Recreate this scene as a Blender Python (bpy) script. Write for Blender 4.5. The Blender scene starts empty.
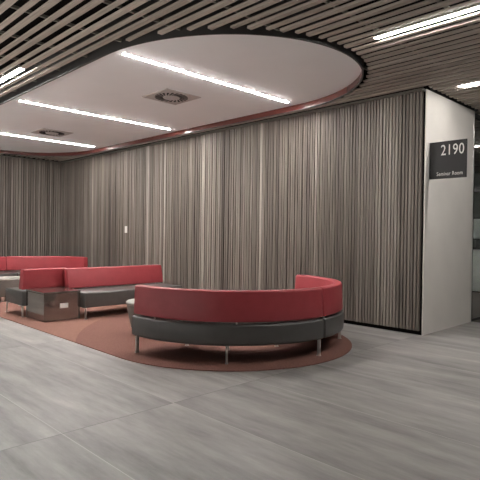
import bpy, bmesh, math, random
from mathutils import Vector, Matrix
C = bpy.context.scene.collection
PI = math.pi
rnd = random.Random(7)

# ------------------------------------------------------------------ materials
def srgb(r, g, b):
    f = lambda c: (c/255/12.92) if c/255 <= .04045 else ((c/255+.055)/1.055)**2.4
    return (f(r), f(g), f(b), 1)

def new_mat(name):
    m = bpy.data.materials.new(name); m.use_nodes = True
    nt = m.node_tree; b = nt.nodes['Principled BSDF']
    return m, nt, b

def N(nt, kind, **kw):
    n = nt.nodes.new(kind)
    for k, v in kw.items():
        if hasattr(n, k): setattr(n, k, v)
        else: n.inputs[k].default_value = v
    return n

def math_node(nt, op, a, b=None):
    n = nt.nodes.new('ShaderNodeMath'); n.operation = op
    for i, v in enumerate((a, b)):
        if v is None: continue
        if isinstance(v, (int, float)): n.inputs[i].default_value = v
        else: nt.links.new(v, n.inputs[i])
    return n.outputs[0]

def ramp(nt, fac, stops):
    n = nt.nodes.new('ShaderNodeValToRGB')
    els = n.color_ramp.elements
    while len(els) < len(stops): els.new(.5)
    for e, (p, c) in zip(els, stops): e.position = p; e.color = c
    nt.links.new(fac, n.inputs[0]); return n.outputs[0]

def plain(name, col, rough=.5, metal=0, spec=.5, var=.06, scale=8, bump=0, bscale=200):
    """colour with a soft tonal variation and, optionally, a fine grain bump"""
    m, nt, b = new_mat(name)
    tc = N(nt, 'ShaderNodeTexCoord'); no = N(nt, 'ShaderNodeTexNoise', Scale=scale, Detail=4.0)
    nt.links.new(tc.outputs['Object'], no.inputs['Vector'])
    lo = tuple(c*(1-var) for c in col[:3])+(1,); hi = tuple(min(1, c*(1+var)) for c in col[:3])+(1,)
    nt.links.new(ramp(nt, no.outputs['Fac'], [(.3, lo), (.7, hi)]), b.inputs['Base Color'])
    b.inputs['Roughness'].default_value = rough; b.inputs['Metallic'].default_value = metal
    b.inputs['Specular IOR Level'].default_value = spec
    if bump:
        n2 = N(nt, 'ShaderNodeTexNoise', Scale=bscale, Detail=2.0); nt.links.new(tc.outputs['Object'], n2.inputs['Vector'])
        bp = N(nt, 'ShaderNodeBump', Strength=bump, Distance=.002); nt.links.new(n2.outputs['Fac'], bp.inputs['Height'])
        nt.links.new(bp.outputs[0], b.inputs['Normal'])
    return m

def emitter(name, col, strength):
    m, nt, b = new_mat(name)
    b.inputs['Base Color'].default_value = (.8, .8, .8, 1)
    b.inputs['Emission Color'].default_value = col; b.inputs['Emission Strength'].default_value = strength
    return m

def wood(name, axis, stops, width_attr='slat_tone', stretch=(60, 60, 1.2), rough=.6):
    """grey brown laminate: a tone per slat (colour attribute) and grain drawn out along the slat"""
    m, nt, b = new_mat(name)
    tc = N(nt, 'ShaderNodeTexCoord'); mp = N(nt, 'ShaderNodeMapping'); mp.inputs['Scale'].default_value = stretch
    nt.links.new(tc.outputs['Object'], mp.inputs['Vector'])
    no = N(nt, 'ShaderNodeTexNoise', Scale=1.0, Detail=6.0, Roughness=.65); nt.links.new(mp.outputs[0], no.inputs['Vector'])
    at = N(nt, 'ShaderNodeAttribute'); at.attribute_name = width_attr
    s = math_node(nt, 'ADD', math_node(nt, 'MULTIPLY', no.outputs['Fac'], .55), math_node(nt, 'MULTIPLY', at.outputs['Fac'], .45))
    nt.links.new(ramp(nt, s, stops), b.inputs['Base Color'])
    b.inputs['Roughness'].default_value = rough; b.inputs['Specular IOR Level'].default_value = .35
    return m

M = {}
M['wall_wood'] = wood('wall_wood', 'Z', [(.22, srgb(66, 60, 55)), (.45, srgb(106, 98, 91)), (.62, srgb(136, 128, 120)), (.85, srgb(190, 183, 173))], stretch=(45, 45, 1.1))
M['slat_wood'] = wood('slat_wood', 'X', [(.2, srgb(136, 126, 117)), (.5, srgb(172, 161, 151)), (.8, srgb(202, 191, 181))], stretch=(1.5, 40, 40))
M['white'] = plain('ceiling_white', srgb(238, 238, 239), .6, var=.02, scale=1.5)
M['panel'] = plain('satin_panel', srgb(228, 222, 215), .33, var=.03, scale=3)
M['black'] = plain('void_black', srgb(22, 20, 19), .9, spec=.1)
M['char'] = plain('charcoal_paint', srgb(52, 50, 49), .6)
M['redgloss'] = plain('red_gloss', srgb(88, 44, 40), .2, var=.03)
M['trimgrey'] = plain('trim_grey', srgb(112, 110, 102), .5)
M['red'] = plain('red_leather', srgb(162, 63, 69), .42, var=.05, scale=12, bump=.15, bscale=350)
M['seat'] = plain('grey_leather', srgb(84, 82, 80), .34, var=.06, scale=10, bump=.15, bscale=350)
M['pouf'] = plain('pouf_fabric', srgb(124, 121, 116), .6, var=.08, scale=60, bump=.2, bscale=300)
M['poufcushion'] = plain('pouf_cushion_fabric', srgb(150, 147, 141), .6, var=.06, scale=60, bump=.2, bscale=300)
M['steel'] = plain('brushed_steel', srgb(228, 226, 223), .32, .9, var=.04)
M['cube'] = plain('gloss_laminate', srgb(142, 136, 131), .1, .8, var=.05, scale=5)
M['outlet'] = plain('socket_white', srgb(232, 230, 225), .4)
M['sign'] = plain('sign_black', srgb(24, 22, 21), .42, var=.08, scale=3)
M['letters'] = plain('letter_silver', srgb(225, 222, 216), .35)
M['vent'] = plain('vent_grey', srgb(176, 170, 167), .6, var=.1, scale=60)
M['slot'] = plain('slot_dark', srgb(30, 28, 27), .8)
M['light'] = emitter('linear_led', (1, .975, .94, 1), 215)
M['light_slat'] = emitter('linear_led_slat', (1, .975, .94, 1), 120)
M['light_far'] = emitter('linear_led_far', (1, .97, .93, 1), 160)
M['carpet_dark'] = plain('dark_carpet', srgb(84, 80, 76), .95, spec=.1, var=.15, scale=60)
M['cabinet'] = plain('cabinet_grey', srgb(190, 192, 186), .5)
M['farwall'] = plain('far_wall_grey', srgb(120, 124, 119), .7)

def floor_mat():
    m, nt, b = new_mat('grey_stone_tile')
    tc = N(nt, 'ShaderNodeTexCoord'); sp = N(nt, 'ShaderNodeSeparateXYZ'); nt.links.new(tc.outputs['Object'], sp.inputs[0])
    x, y = sp.outputs['X'], sp.outputs['Y']
    LX, LY, X0, Y0 = 2.6, .86, -3.0, 1.43
    u = math_node(nt, 'DIVIDE', math_node(nt, 'SUBTRACT', x, X0), LX); v = math_node(nt, 'DIVIDE', math_node(nt, 'SUBTRACT', y, Y0), LY)
    fu, fv = math_node(nt, 'FRACT', u), math_node(nt, 'FRACT', v)
    cell = N(nt, 'ShaderNodeCombineXYZ'); nt.links.new(math_node(nt, 'FLOOR', u), cell.inputs[0]); nt.links.new(math_node(nt, 'FLOOR', v), cell.inputs[1])
    wn = N(nt, 'ShaderNodeTexWhiteNoise'); nt.links.new(cell.outputs[0], wn.inputs['Vector'])
    # offset the streaks tile by tile
    off = N(nt, 'ShaderNodeVectorMath', operation='SCALE'); nt.links.new(wn.outputs['Color'], off.inputs[0]); off.inputs['Scale'].default_value = 9
    add = N(nt, 'ShaderNodeVectorMath', operation='ADD'); nt.links.new(tc.outputs['Object'], add.inputs[0]); nt.links.new(off.outputs[0], add.inputs[1])
    def streak(scale, detail, rough):
        mp = N(nt, 'ShaderNodeMapping'); mp.inputs['Scale'].default_value = scale; nt.links.new(add.outputs[0], mp.inputs['Vector'])
        n = N(nt, 'ShaderNodeTexNoise', Scale=1.0, Detail=detail, Roughness=rough); nt.links.new(mp.outputs[0], n.inputs['Vector']); return n.outputs['Fac']
    s1 = streak((.7, 5.5, 1), 5., .6); s2 = streak((2.2, 9, 1), 6., .7); s3 = streak((1.0, 1.6, 1), 3., .5)
    t = math_node(nt, 'ADD', math_node(nt, 'MULTIPLY', s1, .5), math_node(nt, 'ADD', math_node(nt, 'MULTIPLY', s2, .28), math_node(nt, 'MULTIPLY', s3, .22)))
    t = math_node(nt, 'ADD', t, math_node(nt, 'MULTIPLY', math_node(nt, 'SUBTRACT', wn.outputs['Value'], .5), .05))
    col = ramp(nt, t, [(.34, srgb(102, 100, 98)), (.46, srgb(135, 132, 129)), (.57, srgb(156, 152, 149)), (.68, srgb(180, 175, 171))])
    ex = math_node(nt, 'MULTIPLY', math_node(nt, 'SUBTRACT', .5, math_node(nt, 'ABSOLUTE', math_node(nt, 'SUBTRACT', fu, .5))), LX)
    ey = math_node(nt, 'MULTIPLY', math_node(nt, 'SUBTRACT', .5, math_node(nt, 'ABSOLUTE', math_node(nt, 'SUBTRACT', fv, .5))), LY)
    jx = math_node(nt, 'LESS_THAN', ex, .003); jy = math_node(nt, 'LESS_THAN', ey, .0025)
    mx = N(nt, 'ShaderNodeMix', data_type='RGBA'); nt.links.new(jx, mx.inputs['Factor'])
    nt.links.new(col, mx.inputs['A']); mx.inputs['B'].default_value = srgb(98, 95, 93)
    mx2 = N(nt, 'ShaderNodeMix', data_type='RGBA'); nt.links.new(jy, mx2.inputs['Factor'])
    nt.links.new(mx.outputs['Result'], mx2.inputs['A']); mx2.inputs['B'].default_value = srgb(172, 168, 164)  # these joints are painted paler for light grazing along them
    nt.links.new(mx2.outputs['Result'], b.inputs['Base Color'])
    b.inputs['Roughness'].default_value = .42; b.inputs['Specular IOR Level'].default_value = .4
    return m
M['floor'] = floor_mat()

def rug_mat():
    m, nt, b = new_mat('two_tone_carpet')
    tc = N(nt, 'ShaderNodeTexCoord'); vd = N(nt, 'ShaderNodeVectorMath', operation='DISTANCE')
    nt.links.new(tc.outputs['Object'], vd.inputs[0]); vd.inputs[1].default_value = (-3.77, 5.9, .008)
    inside = math_node(nt, 'LESS_THAN', vd.outputs['Value'], 3.57)
    no = N(nt, 'ShaderNodeTexNoise', Scale=90.0, Detail=3.0); nt.links.new(tc.outputs['Object'], no.inputs['Vector'])
    a = ramp(nt, no.outputs['Fac'], [(.3, srgb(127, 92, 82)), (.7, srgb(152, 114, 102))])
    c = ramp(nt, no.outputs['Fac'], [(.3, srgb(115, 81, 73)), (.7, srgb(139, 101, 92))])
    mx = N(nt, 'ShaderNodeMix', data_type='RGBA'); nt.links.new(inside, mx.inputs['Factor'])
    nt.links.new(a, mx.inputs['A']); nt.links.new(c, mx.inputs['B']); nt.links.new(mx.outputs['Result'], b.inputs['Base Color'])
    b.inputs['Roughness'].default_value = .95; b.inputs['Specular IOR Level'].default_value = .1
    bp = N(nt, 'ShaderNodeBump', Strength=.4, Distance=.004); nt.links.new(no.outputs['Fac'], bp.inputs['Height']); nt.links.new(bp.outputs[0], b.inputs['Normal'])
    return m
M['rug'] = rug_mat()

def glass_mat():
    m, nt, b = new_mat('clear_glass')
    b.inputs['Base Color'].default_value = (.9, .93, .92, 1); b.inputs['Roughness'].default_value = .0
    b.inputs['Transmission Weight'].default_value = 1; b.inputs['IOR'].default_value = 1.45
    return m
M['glass'] = glass_mat()

# ------------------------------------------------------------------ mesh helpers
def finish(name, bm, mat, parent=None, smooth=True, angle=40):
    bmesh.ops.recalc_face_normals(bm, faces=bm.faces[:])
    me = bpy.data.meshes.new(name); bm.to_mesh(me); bm.free()
    me.materials.append(mat)
    if smooth:
        for p in me.polygons: p.use_smooth = True
        me.set_sharp_from_angle(angle=math.radians(angle))
    o = bpy.data.objects.new(name, me); C.objects.link(o)
    if parent:
        o.parent = parent
        o.matrix_parent_inverse = Matrix.Translation(-parent.location)
    return o

def box(bm, x0, x1, y0, y1, z0, z1, bev=0, seg=2):
    vs = [bm.verts.new((x, y, z)) for x in (x0, x1) for y in (y0, y1) for z in (z0, z1)]
    fs = [bm.faces.new([vs[i] for i in f]) for f in ((0, 1, 3, 2), (4, 6, 7, 5), (0, 4, 5, 1), (2, 3, 7, 6), (0, 2, 6, 4), (1, 5, 7, 3))]
    if bev:
        es = list({e for f in fs for e in f.edges})
        bmesh.ops.bevel(bm, geom=es, offset=bev, segments=seg, profile=.5, affect='EDGES', clamp_overlap=True)
    return vs

def round_poly(pts, r, n=4):
    """round every corner of a closed 2-D outline"""
    out = []; L = len(pts)
    for i in range(L):
        p = Vector(pts[i]); a = Vector(pts[i-1]); b = Vector(pts[(i+1) % L])
        da, db = (a-p), (b-p); rr = min(r, da.length*.45, db.length*.45)
        s, e = p+da.normalized()*rr, p+db.normalized()*rr
        for k in range(n+1):
            t = k/n; out.append((s*(1-t)*(1-t)+p*2*t*(1-t)+e*t*t)[:])
    return out

def sweep_arc(bm, prof, cx, cy, a0, a1, n):
    """carry an (r, z) outline round a vertical axis from a0 to a1 degrees, ends closed with a small inset"""
    rings = []; m = len(prof)
    cr = sum(p[0] for p in prof)/m; cz = sum(p[1] for p in prof)/m
    rm = max(p[0] for p in prof); da = math.degrees(.018/rm)*(1 if a1 > a0 else -1)
    seq = [(a0, .86), (a0+da*.4, .95), (a0+da, 1)]+[(a0+da+(a1-a0-2*da)*k/n, 1) for k in range(1, n)]+[(a1-da, 1), (a1-da*.4, .95), (a1, .86)]
    for a, s in seq:
        t = math.radians(a)
        rings.append([bm.verts.new((cx+(cr+(r-cr)*s)*math.cos(t), cy+(cr+(r-cr)*s)*math.sin(t), cz+(z-cz)*(1-(1-s)*.5))) for r, z in prof])
    for A, B in zip(rings, rings[1:]):
        for i in range(m): bm.faces.new((A[i], A[(i+1) % m], B[(i+1) % m], B[i]))
    bm.faces.new(rings[0]); bm.faces.new(rings[-1][::-1])

def sweep_y(bm, prof, y0, y1):
    """an (x, z) outline carried along Y with softened ends"""
    m = len(prof); cx = sum(p[0] for p in prof)/m; cz = sum(p[1] for p in prof)/m
    rings = []
    for y, s in ((y0, .9), (y0+.006, .97), (y0+.016, 1), (y1-.016, 1), (y1-.006, .97), (y1, .9)):
        rings.append([bm.verts.new((cx+(x-cx)*s, y, cz+(z-cz)*(1-(1-s)*.6))) for x, z in prof])
    for A, B in zip(rings, rings[1:]):
        for i in range(m): bm.faces.new((A[i], A[(i+1) % m], B[(i+1) % m], B[i]))
    bm.faces.new(rings[0]); bm.faces.new(rings[-1][::-1])

def prism(bm, outline, z0, z1, bev=0):
    lo = [bm.verts.new((x, y, z0)) for x, y in outline]; hi = [bm.verts.new((x, y, z1)) for x, y in outline]
    n = len(outline)
    for i in range(n): bm.faces.new((lo[i], lo[(i+1) % n], hi[(i+1) % n], hi[i]))
    bm.faces.new(lo[::-1]); bm.faces.new(hi)

def lathe(bm, prof, cx, cy, n=40):
    rings = [[bm.verts.new((cx+r*math.cos(2*PI*k/n), cy+r*math.sin(2*PI*k/n), z)) for k in range(n)] for r, z in prof]
    for A, B in zip(rings, rings[1:]):
        for k in range(n): bm.faces.new((A[k], A[(k+1) % n], B[(k+1) % n], B[k]))
    bm.faces.new(rings[0][::-1]); bm.faces.new(rings[-1])

def thing(name, label, cat, loc=(0, 0, 0), group=None):
    o = bpy.data.objects.new(name, None); o.location = loc; C.objects.link(o)
    o.empty_display_size = .1
    return tag(o, label, cat, group)

def tag(o, label, cat, group=None):
    o['label'] = label; o['category'] = cat
    if group: o['group'] = group
    return o

def struct(o, label, cat):
    o['kind'] = 'structure'; o['label'] = label; o['category'] = cat
    return o

# ------------------------------------------------------------------ measures
HC = 3.13                 # underside of the slats
YW, XL, XP = 6.15, -13.0, -2.95   # back wall face, left wall face, white end panel face

# floor
bm = bmesh.new(); box(bm, -13.3, 3.5, -7, 7.78, -.1, 0); struct(finish('floor', bm, M['floor'], smooth=False), 'grey streaked stone tile floor of the lobby', 'floor')  # stretch behind the viewpoint is added to bounce daylight upward
bm = bmesh.new(); box(bm, -9, 8, 7.78, 15.3, -.1, 0); struct(finish('floor_back', bm, M['carpet_dark'], smooth=False), 'dark carpeted floor behind the white end panel', 'floor')
# dark void over the slats
bm = bmesh.new(); box(bm, -13.3, 3.5, -2.6, 15.3, 3.55, 3.6); struct(finish('ceiling', bm, M['black'], smooth=False), 'black void above the wooden ceiling slats', 'ceiling')

# slatted walls ------------------------------------------------------------
def slat_boxes(bm, lay, a0, a1, put, even_from=1e9):
    """slats of mixed width and tone; past even_from they run evenly spaced and even in tone"""
    a = a0; board = 0; nxt = a0
    while a < a1-.02:
        if a < even_from:
            p = rnd.uniform(.046, .074); tone = rnd.gauss(.47, .13)+(.42 if rnd.random() < .09 else 0); gap = rnd.uniform(.012, .018)
        else:
            p = rnd.uniform(.0455, .0485); tone = rnd.gauss(.48, .06)+(.3 if rnd.random() < .03 else 0); gap = .0145
        if a >= nxt: board = rnd.gauss(0, .08); nxt = a+rnd.uniform(.2, .6)
        tone = min(1, max(0, tone+board))
        d = rnd.choice((.024, .029, .034))
        for v in put(a, min(a+p-gap, a1), d):
            for f in v.link_faces:
                for l in f.loops: l[lay] = (tone, tone, tone, 1)
        a += p

bm = bmesh.new(); lay = bm.loops.layers.float_color.new('slat_tone')
slat_boxes(bm, lay, XL-.03, XP-.045, lambda a, b, d: box(bm, a, b, YW+.034-d, YW+.06, .055, 3.10), even_from=-5.2)
struct(finish('wall_back', bm, M['wall_wood'], smooth=False), 'long wall of narrow grey brown upright wooden slats', 'wall')
bm = bmesh.new(); lay = bm.loops.layers.float_color.new('slat_tone')
slat_boxes(bm, lay, -2.0, YW+.03, lambda a, b, d: box(bm, XL-.06, XL-.034+d, a, b, .055, 3.10))
struct(finish('wall_left', bm, M['wall_wood'], smooth=False), 'side wall of upright wooden slats behind the curved sofa', 'wall')
# dark backing, with the black plinth below the slats
bm = bmesh.new()
box(bm, XL-.3, XP-.012, YW+.045, YW+.16, 0, 3.55); box(bm, XL-.3, XL-.045, -2, YW+.05, 0, 3.55)
struct(finish('wall_backing', bm, M['black'], smooth=False), 'black backing between and below the wall slats', 'wall')
bm = bmesh.new(); box(bm, XL, XP-.012, YW-.05, YW+.046, 3.098, 3.122); box(bm, XL-.04, XL+.012, -2, YW, 3.092, 3.116)
struct(finish('trim_1', bm, M['trimgrey'], smooth=False), 'thin grey trim along the top of the slatted wall', 'trim')
# white end panel block
bm = bmesh.new(); box(bm, XP-.012, XP, YW+.03, 7.72, 0, 3.12); 
struct(finish('wall_right', bm, M['panel'], smooth=False), 'tall satin white end panel that carries the room sign', 'wall')
bm = bmesh.new(); box(bm, XP-.15, XP-.013, YW+.17, 7.72, 0, 3.5)
struct(finish('wall_core', bm, M['char'], smooth=False), 'dark core behind the white end panel', 'wall')
bm = bmesh.new(); box(bm, XP-.03, XP+.004, 7.721, 7.745, 0, 3.12, .003)
struct(finish('trim_2', bm, M['steel'], smooth=False), 'bright metal edge of the white end panel', 'trim')

bm = bmesh.new(); box(bm, 3.5, 3.7, -2.6, 15.3, 0, 3.6)  # added out of view, cuts the world light from the right
struct(finish('wall_blocker_right', bm, M['farwall'], smooth=False), 'plain grey wall added out of view to block fill light from the right', 'wall')

bm = bmesh.new(); box(bm, -1.2, 3.7, -2.8, -2.6, 0, 3.6)  # added out of view so the sunlit patch stays on the left
struct(finish('wall_blocker_front', bm, M['farwall'], smooth=False), 'plain grey wall added unseen behind the viewpoint to keep daylight off the right side', 'wall')

# pill-shaped recess -------------------------------------------------------
PY, PA = 4.325, 1.585         # centre line and half width
PXR, AR = -4.8, 1.82          # right end cap
PXL, ALc = -10.9, 1.8         # left end cap
def pill(off=0, n=48):
    pts = []
    for k in range(n+1):
        t = -PI/2+PI*k/n; pts.append((PXR+(AR+off)*math.cos(t), PY+(PA+off)*math.sin(t)))
    for k in range(n+1):
        t = PI/2+PI*k/n; pts.append((PXL+(ALc+off)*math.cos(t), PY+(PA+off)*math.sin(t)))
    return pts
def pill_right_x(y, off=0):
    s = (y-PY)/(PA+off)
    return None if abs(s) >= 1 else PXR+(AR+off)*math.sqrt(1-s*s)
ZW, ZR = 3.196, 3.108
bm = bmesh.new(); prism(bm, pill(.0), ZW, ZW+.03)
struct(finish('ceiling_panel', bm, M['white'], smooth=False), 'smooth off white recessed ceiling with rounded ends', 'ceiling')
def ring(bm, o0, o1, z0, z1):
    A, B = pill(o0), pill(o1); n = len(A)
    v = [[bm.verts.new((x, y, z)) for x, y in P] for P, z in ((A, z0), (A, z1), (B, z1), (B, z0))]
    for q in range(4):
        for i in range(n): bm.faces.new((v[q][i], v[q][(i+1) % n], v[(q+1) % 4][(i+1) % n], v[(q+1) % 4][i]))
bm = bmesh.new(); ring(bm, 0, .003, ZR+.012, ZW+.03)
struct(finish('ceiling_trim', bm, M['redgloss'], angle=30), 'glossy red band round the inside of the ceiling recess', 'trim')
bm = bmesh.new(); ring(bm, .0035, .02, ZR, 3.5)
struct(finish('trim_3', bm, M['char'], angle=30), 'charcoal upstand round the outside of the ceiling recess', 'trim')

# ceiling slats ------------------------------------------------------------
LIGHTS = [  # x0, x1, row y  (replace one slat over that length)
    (-2.57, .35, 4.31), (-8.9, -5.99, 2.33), (-2.63, -.2, 6.40)]
bm = bmesh.new(); lay = bm.loops.layers.float_color.new('slat_tone')
k0 = int((-2.5-2.33)/.124)
for k in range(k0, 104):
    even = k % 2 == 0
    y = 2.33+.124*k+(0 if even else .012); w = .051 if even else .044
    z0 = HC if even else HC+.006; z1 = HC+.024
    spans = [(-13.2, 3.4)]
    def cut(spans, a, b):
        out = []
        for s, e in spans:
            if b <= s or a >= e: out.append((s, e)); continue
            if a > s: out.append((s, a))
            if b < e: out.append((b, e))
        return out
    if PY-PA-.07 < y+w/2 and y-w/2 < PY+PA+.045:
        xs = [pill_right_x(yy, .045) for yy in (y-w/2, y, y+w/2)]; xs = [q for q in xs if q is not None]
        q = max(0, 1-((y-PY)/(PA+.045))**2)**.5
        spans = cut(spans, PXL-(ALc+.045)*q-.02, (max(xs) if xs else PXR)+.02)
    if YW-.02 < y+w/2 and y < 7.80: spans = cut(spans, -20, XP+.035)
    for a, b, ly in LIGHTS:
        if abs(y-ly) < .05: spans = cut(spans, a-.01, b+.01)
    for s, e in spans:
        if e-s < .05: continue
        tone = min(1, max(0, rnd.gauss(.5, .16)))
        for v in box(bm, s, e, y-w/2, y+w/2, z0, z1):
            for f in v.link_faces:
                for l in f.loops: l[lay] = (tone, tone, tone, 1)
struct(finish('ceiling_slats', bm, M['slat_wood'], smooth=False), 'parallel grey brown wooden ceiling slats', 'ceiling')
bm = bmesh.new()
for i in range(-12, 12):
    x = -4.48+.66*i
    segs = [(-2.5, 15.2)]
    if PXL-ALc < x < PXR+AR:
        hw = PA*math.sqrt(max(0, 1-max(0, (x-PXR)/AR, (PXL-x)/ALc)**2))
        segs = [(-2.5, PY-hw-.05), (PY+hw+.05, 15.2)]
    if x < XP+.02: segs = [(a, min(b, YW)) for a, b in segs]
    for a, b in segs:
        if b-a > .05: box(bm, x-.012, x+.012, a, b, HC+.026, HC+.05)
struct(finish('ceiling_strip', bm, M['trimgrey'], smooth=False), 'thin metal carrier rails across the top of the slats', 'ceiling')

# linear lights ------------------------------------------------------------
def linear_light(label, x0, x1, y0, y1, z, drop=.008, mat='light', grp='linear ceiling lights'):
    t = thing('ceiling_light', label, 'ceiling light', ((x0+x1)/2, (y0+y1)/2, z), grp)
    b = bmesh.new(); box(b, x0, x1, y0, y1, z-(drop if z > ZW-.01 else .016), z-.004, .003); finish('diffuser', b, M[mat], t, smooth=False)
    b = bmesh.new()
    e = .008
    box(b, x0-e, x1+e, y0-e, y1+e, z-.004, z+.03 if z < ZW-.01 else z-.0005); finish('housing', b, M['trimgrey'], t, smooth=False)
    return t
for x, lab in ((-4.84, 'long linear light in the white recess, closest to its rounded end'),
               (-7.70, 'middle linear light of the white recess, between the two air vents'),
               (-10.55, 'linear light of the white recess beyond the smaller-looking vent, by the corner')):
    linear_light(lab, x-.018, x+.018, 2.96, 5.71, ZW, grp='linear lights in the white recess')
linear_light('linear light among the slats, between the rounded recess end and the white panel', LIGHTS[0][0], LIGHTS[0][1], 4.297, 4.323, HC+.014, mat='light_slat', grp='linear lights among the slats')
linear_light('linear light among the slats beside the straight edge of the white recess', LIGHTS[1][0], LIGHTS[1][1], 2.307, 2.353, HC+.014, mat='light_slat', grp='linear lights among the slats')
linear_light('short-looking linear light among the slats above the room sign panel', LIGHTS[2][0], LIGHTS[2][1], 6.386, 6.414, HC+.014, mat='light_slat', grp='linear lights among the slats')
linear_light('thin linear light in the dark room behind the white panel', -5.2, -3.2, 10.67, 10.73, HC-.01, mat='light_far', grp='linear lights among the slats')

# swirl vents --------------------------------------------------------------
def vent(label, cx, cy):
    t = thing('ceiling_vent', label, 'air vent', (cx, cy, ZW), 'square swirl vents in the white ceiling')
    b = bmesh.new(); box(b, cx-.3, cx+.3, cy-.3, cy+.3, ZW-.012, ZW-.0005, .004); finish('plate', b, M['vent'], t, smooth=False)
    b = bmesh.new()
    for k in range(22):
        a = 2*PI*k/22; q = .30
        pts = []
        for r, da in ((.125, -.05), (.235, -.07+q), (.235, .07+q), (.125, .05)):
            pts.append((cx+r*math.cos(a+da), cy+r*math.sin(a+da)))
        prism(b, pts, ZW-.0165, ZW-.0118)
    finish('slots', b, M['slot'], t, smooth=False)
    b = bmesh.new(); lathe(b, [(.10, ZW-.024), (.118, ZW-.021), (.12, ZW-.012)], cx, cy, 32); finish('hub', b, M['vent'], t)
vent('square swirl air vent between the two long linear lights', -5.86, 4.37)
vent('square swirl air vent close to the corner of the slatted walls', -9.69, 4.35)

# rug ----------------------------------------------------------------------
RC = (-4.42, 4.17); RR = 1.455; XE = -10.27
pts = [(RC[0]+RR*math.cos(-PI/2+PI*k/48), RC[1]+RR*math.sin(-PI/2+PI*k/48)) for k in range(49)]
pts += [(XE+RR*math.cos(PI/2+PI*k/48), RC[1]+RR*math.sin(PI/2+PI*k/48)) for k in range(49)]
bm = bmesh.new(); prism(bm, pts, .0, .008)
tag(finish('rug', bm, M['rug'], smooth=False), 'reddish brown two-tone carpet with rounded ends under the sofas', 'rug')
ZF = .008

# curved sofas -------------------------------------------------------------
def curved_sofa(label, cx, cy, a0, am, a1, leg_angles):
    t = thing('curved_sofa', label, 'sofa', (cx, cy, ZF), 'curved red and grey sofas')
    seat = round_poly([(.67, .178), (1.34, .178), (1.34, .387), (.67, .387)], .03, 4)
    back = round_poly([(1.185, .404), (1.325, .404), (1.312, .708), (1.215, .708)], .022, 4)
    for s, e in ((a0, am-.12), (am+.12, a1)):
        n = max(8, int(abs(e-s)/3))
        b = bmesh.new(); sweep_arc(b, seat, cx, cy, s, e, n); finish('seat', b, M['seat'], t, angle=50)
        b = bmesh.new(); sweep_arc(b, back, cx, cy, s+.6*(s == a0), e-.6*(e == a1), n); finish('backrest', b, M['red'], t, angle=50)
    for a, inner in leg_angles:
        c, s = math.cos(math.radians(a)), math.sin(math.radians(a))
        r = .74 if inner else 1.322
        b = bmesh.new()
        box(b, -.026, .008, -.010, .010, 0, .170, .002, 1)
        sx = -1 if not inner else 1
        box(b, min(0, sx*.11), max(0, sx*.11), -.014, .014, .164, .180, .002, 1)
        box(b, -.030, .012, -.014, .014, 0, .004)
        bmesh.ops.transform(b, verts=b.verts[:], matrix=Matrix.Translation((cx+r*c, cy+r*s, ZF)) @ Matrix.Rotation(math.radians(a), 4, 'Z'))
        finish('leg', b, M['steel'], t, smooth=False)
        if not inner:     # small steel stud that holds the back off the seat
            aa = a+(12 if a < am-60 else 4)
            if aa < a1-6:
                c, s = math.cos(math.radians(aa)), math.sin(math.radians(aa))
                b = bmesh.new(); lathe(b, [(.010, .38), (.010, .406)], cx+1.305*c, cy+1.305*s, 12); finish('stud', b, M['steel'], t)
    return t
curved_sofa('semicircular red and dark grey sofa with its back to the open floor', -4.47, 4.28, -96, 2.5, 90.5,
            [(-92.2, 0), (-45.6, 0), (0, 0), (44, 0), (85, 0), (-86, 1), (-46, 1), (0, 1), (44, 1), (84, 1)])
curved_sofa('curved red sofa in the far corner against the slatted side wall', -10.17, 4.2, 98, 184, 274,
            [(101, 0), (138, 0), (181, 0), (228, 0), (271, 0), (101, 1), (138, 1), (184, 1), (228, 1), (271, 1)])

# straight benches ---------------------------------------------------------
def bench(label, xr, xf, y0, y1):
    """xr: rear edge of the seat, xf: front edge (either side)"""
    t = thing('bench_sofa', label, 'sofa', ((xr+xf)/2, (y0+y1)/2, ZF), 'straight red and grey benches')
    d = 1 if xf > xr else -1
    a, c = min(xr, xf), max(xr, xf)
    b = bmesh.new(); sweep_y(b, round_poly([(a, .17), (c, .17), (c, .385), (a, .385)], .025, 4), y0, y1); finish('seat', b, M['seat'], t, angle=50)
    prof = [(xr+d*.03, .402), (xr+d*.175, .402), (xr+d*.105, .702), (xr-d*.005, .702)]
    b = bmesh.new(); sweep_y(b, round_poly(prof, .02, 4), y0+.008, y1-.008); finish('backrest', b, M['red'], t, angle=50)
    for y in (y0+.022, y1-.022):
        for x, s in ((xf-d*.03, -d), (xr+d*.05, d)):
            b = bmesh.new(); box(b, x-.02, x+.02, y-.006, y+.006, ZF, .165, .002, 1)
            box(b, min(x, x+s*.1), max(x, x+s*.1), y-.018, y+.018, .163, .172); box(b, x-.022, x+.022, y-.018, y+.018, ZF, ZF+.005)
            finish('leg', b, M['steel'], t, smooth=False)
    for y in (y0+.12, y1-.12):
        b = bmesh.new(); lathe(b, [(.010, .38), (.010, .406)], xr+d*.09, y, 12); finish('stud', b, M['steel'], t)
    return t
bench('long straight red bench facing the semicircular sofa, beside the brown cube table', -7.41, -6.70, 3.522, 5.28)
bench('short red bench whose back stands behind the brown cube table', -7.45, -8.13, 2.93, 3.62)

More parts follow.
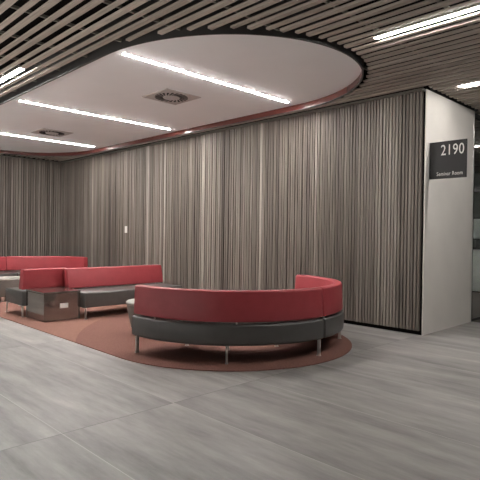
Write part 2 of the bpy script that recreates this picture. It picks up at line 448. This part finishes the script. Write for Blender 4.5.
# cube side table ----------------------------------------------------------
t = thing('side_table', 'glossy dark brown cube table with a white socket, between two red benches', 'table', (-7.16, 3.255, ZF))
bm = bmesh.new(); box(bm, -7.435, -6.83, 2.975, 3.512, ZF+.006, .395, .004); finish('body', bm, M['cube'], t, smooth=False)
bm = bmesh.new(); box(bm, -7.437, -6.826, 2.971, 3.515, .396, .418, .004); finish('top', bm, M['cube'], t, smooth=False)
bm = bmesh.new(); box(bm, -7.42, -6.85, 2.995, 3.47, ZF, ZF+.0055); finish('plinth', bm, M['black'], t, smooth=False)
bm = bmesh.new(); box(bm, -6.8305, -6.822, 3.205, 3.325, .185, .25, .003); s = finish('socket_plate', bm, M['outlet'], t, smooth=False); s['label'] = 'white socket plate'
bm = bmesh.new()
box(bm, -6.823, -6.8205, 3.225, 3.305, .203, .232)
g = finish('socket', bm, M['outlet'], s, smooth=False); g.matrix_parent_inverse = Matrix.Translation(-t.location)

# poufs --------------------------------------------------------------------
def pouf(label, cx, cy):
    t = thing('pouf', label, 'pouf', (cx, cy, ZF), 'round grey poufs')
    b = bmesh.new(); lathe(b, [(.20, .092), (.232, .095), (.242, .107), (.292, .36), (.296, .385)], cx, cy, 48); finish('body', b, M['pouf'], t, angle=50)
    b = bmesh.new(); lathe(b, [(.296, .3865), (.304, .395), (.303, .412), (.292, .424), (.2, .43), (.02, .431)], cx, cy, 48); finish('cushion', b, M['poufcushion'], t, angle=60)
    for k in range(4):
        a = math.radians(-135+90*k); x, y = cx+.195*math.cos(a), cy+.195*math.sin(a)
        b = bmesh.new(); lathe(b, [(.032, ZF), (.035, ZF+.004), (.035, .093)], x, y, 20); finish('leg', b, M['steel'], t)
pouf('round grey pouf partly hidden behind the open end of the semicircular sofa', -5.22, 3.62)
pouf('round grey pouf in front of the corner sofa, cut by the photo edge', -9.47, 3.47)

# switch plate on the wall -------------------------------------------------
t = thing('wall_switch', 'small white switch plate on the long slatted wall', 'switch', (-9.86, YW, 1.33))
bm = bmesh.new(); box(bm, -9.905, -9.815, YW-.012, YW+.002, 1.255, 1.405, .004); finish('plate', bm, M['outlet'], t, smooth=False)
bm = bmesh.new(); box(bm, -9.885, -9.835, YW-.017, YW-.012, 1.30, 1.36, .002); finish('rocker', bm, M['outlet'], t, smooth=False)

# room sign ----------------------------------------------------------------
t = thing('room_sign', 'black square room sign 2190 projecting from the white end panel', 'sign', (XP, 6.27, 2.2))
SY = 6.27
bm = bmesh.new(); box(bm, XP+.012, XP+.475, SY, SY+.022, 1.985, 2.45, .003); finish('plate', bm, M['sign'], t, smooth=False)
bm = bmesh.new(); box(bm, XP+.0005, XP+.0115, SY-.012, SY+.034, 1.975, 2.46, .002); finish('bracket', bm, M['steel'], t, smooth=False)
def letters(name, txt, x0, x1, z0, z1, parent):
    """raised characters on the sign face, fitted between x0..x1 and z0..z1"""
    cu = bpy.data.curves.new(name, 'FONT'); cu.body = txt; cu.size = 1; cu.extrude = .001; cu.space_character = 1.08
    tmp = bpy.data.objects.new('tmp', cu); C.objects.link(tmp)
    dg = bpy.context.evaluated_depsgraph_get(); me = bpy.data.meshes.new_from_object(tmp.evaluated_get(dg))
    bpy.data.objects.remove(tmp); bpy.data.curves.remove(cu)
    xs = [v.co.x for v in me.vertices]; ys = [v.co.y for v in me.vertices]
    kx = (x1-x0)/(max(xs)-min(xs)); kz = (z1-z0)/(max(ys)-min(ys)); mx, my = min(xs), min(ys)
    for v in me.vertices:
        x, y, z = v.co; v.co = (x0+(x-mx)*kx, SY-.002-z*1.2, z0+(y-my)*kz)
    me.name = name; me.materials.clear(); me.materials.append(M['letters'])
    o = bpy.data.objects.new(name, me); C.objects.link(o); o.parent = parent; o.matrix_parent_inverse = Matrix.Translation(-parent.location)
    return o
letters('room_number', '2190', XP+.16, XP+.445, 2.275, 2.405, t)
letters('room_name_lettering', 'Seminar Room', XP+.11, XP+.43, 2.022, 2.068, t)

# glazed room beyond the panel --------------------------------------------
bm = bmesh.new(); box(bm, -9, 8, 15.0, 15.2, 0, 3.55); struct(finish('wall_far', bm, M['farwall'], smooth=False), 'grey wall at the far end of the dark room', 'wall')
bm = bmesh.new(); box(bm, -9.2, -9.0, 7.8, 15.2, 0, 3.55); struct(finish('wall_side', bm, M['farwall'], smooth=False), 'grey side wall of the dark room behind the panel', 'wall')
bm = bmesh.new(); box(bm, XP-.05, XP-.01, 7.75, 7.79, 0, 3.1); box(bm, XP-.05, XP-.01, 7.79, 13, 3.04, 3.1); box(bm, XP-.05, XP-.01, 7.79, 13, 0, .035)
struct(finish('window_frame', bm, M['char'], smooth=False), 'dark frame of the glass partition beside the white panel', 'window')
bm = bmesh.new(); box(bm, XP-.034, XP-.026, 7.79, 13, .035, 3.04); struct(finish('window_1', bm, M['glass'], smooth=False), 'clear glass partition beyond the white panel', 'window')
bm = bmesh.new(); box(bm, -7, -3.2, 12.0, 12.15, 2.30, 2.42); struct(finish('beam', bm, M['char'], smooth=False), 'dark beam across the room behind the glass', 'beam')
t = thing('cabinet', 'pale grey cabinet in the room behind the white panel', 'cabinet', (-4.55, 12.25, 0))
bm = bmesh.new(); box(bm, -4.9, -4.2, 12.0, 12.5, .03, .98, .005); finish('body', bm, M['cabinet'], t, smooth=False)
bm = bmesh.new(); box(bm, -4.92, -4.18, 11.98, 12.52, .985, 1.01, .004); finish('top', bm, M['char'], t, smooth=False)
bm = bmesh.new(); box(bm, -4.88, -4.22, 12.02, 12.48, 0, .028); finish('plinth', bm, M['black'], t, smooth=False)
bm = bmesh.new(); box(bm, -4.87, -4.56, 11.985, 11.999, .06, .95, .003); finish('door', bm, M['cabinet'], t, smooth=False)
bm = bmesh.new(); box(bm, -4.54, -4.23, 11.985, 11.999, .06, .95, .003); finish('door', bm, M['cabinet'], t, smooth=False)
t = thing('display_screen', 'dark framed grey screen standing on the pale cabinet', 'screen', (-4.5, 12.2, 1.01))
bm = bmesh.new(); box(bm, -4.86, -4.22, 12.22, 12.26, 1.2, 1.72, .004); finish('casing', bm, M['black'], t, smooth=False)
bm = bmesh.new(); box(bm, -4.83, -4.25, 12.214, 12.219, 1.23, 1.69); finish('screen', bm, M['farwall'], t, smooth=False)
bm = bmesh.new(); box(bm, -4.58, -4.5, 12.23, 12.25, 1.03, 1.21); box(bm, -4.66, -4.42, 12.15, 12.33, 1.011, 1.03); finish('stand', bm, M['char'], t, smooth=False)

# ------------------------------------------------------------------ even world fill and daylight added behind the viewpoint
w = bpy.data.worlds.new('World'); bpy.context.scene.world = w; w.use_nodes = True
w.node_tree.nodes['Background'].inputs[0].default_value = (1, .985, .97, 1); w.node_tree.nodes['Background'].inputs[1].default_value = .35

fill_sun = bpy.data.lights.new('fill_sun', 'SUN'); fill_sun.energy = 24; fill_sun.angle = math.radians(2); fill_sun.color = (1, .98, .95)
so = bpy.data.objects.new('fill_sun', fill_sun); C.objects.link(so)
so.rotation_euler = (math.radians(33), 0, 0)      # added light, strikes the unseen floor behind the viewpoint and bounces onto the ceiling
# ------------------------------------------------------------------ camera
yaw, pitch, roll = (math.radians(a) for a in (-45.417, -.606, .7656))
f = Vector((math.sin(yaw)*math.cos(pitch), math.cos(yaw)*math.cos(pitch), math.sin(pitch)))
r = Vector((math.cos(yaw), -math.sin(yaw), 0)); u = r.cross(f)
r2 = r*math.cos(roll)+u*math.sin(roll); u2 = -r*math.sin(roll)+u*math.cos(roll)
cam = bpy.data.objects.new('camera', bpy.data.cameras.new('camera')); C.objects.link(cam)
cam.matrix_world = Matrix(((r2.x, u2.x, -f.x, 0), (r2.y, u2.y, -f.y, 0), (r2.z, u2.z, -f.z, 1.25), (0, 0, 0, 1)))
cam.data.sensor_width = 36; cam.data.lens = 508.4/480*36; cam.data.clip_start = .05
bpy.context.scene.camera = cam
vs = bpy.context.scene.view_settings
vs.view_transform = 'Standard'; vs.look = 'None'; vs.gamma = 1; vs.use_curve_mapping = False; vs.exposure = 0.35
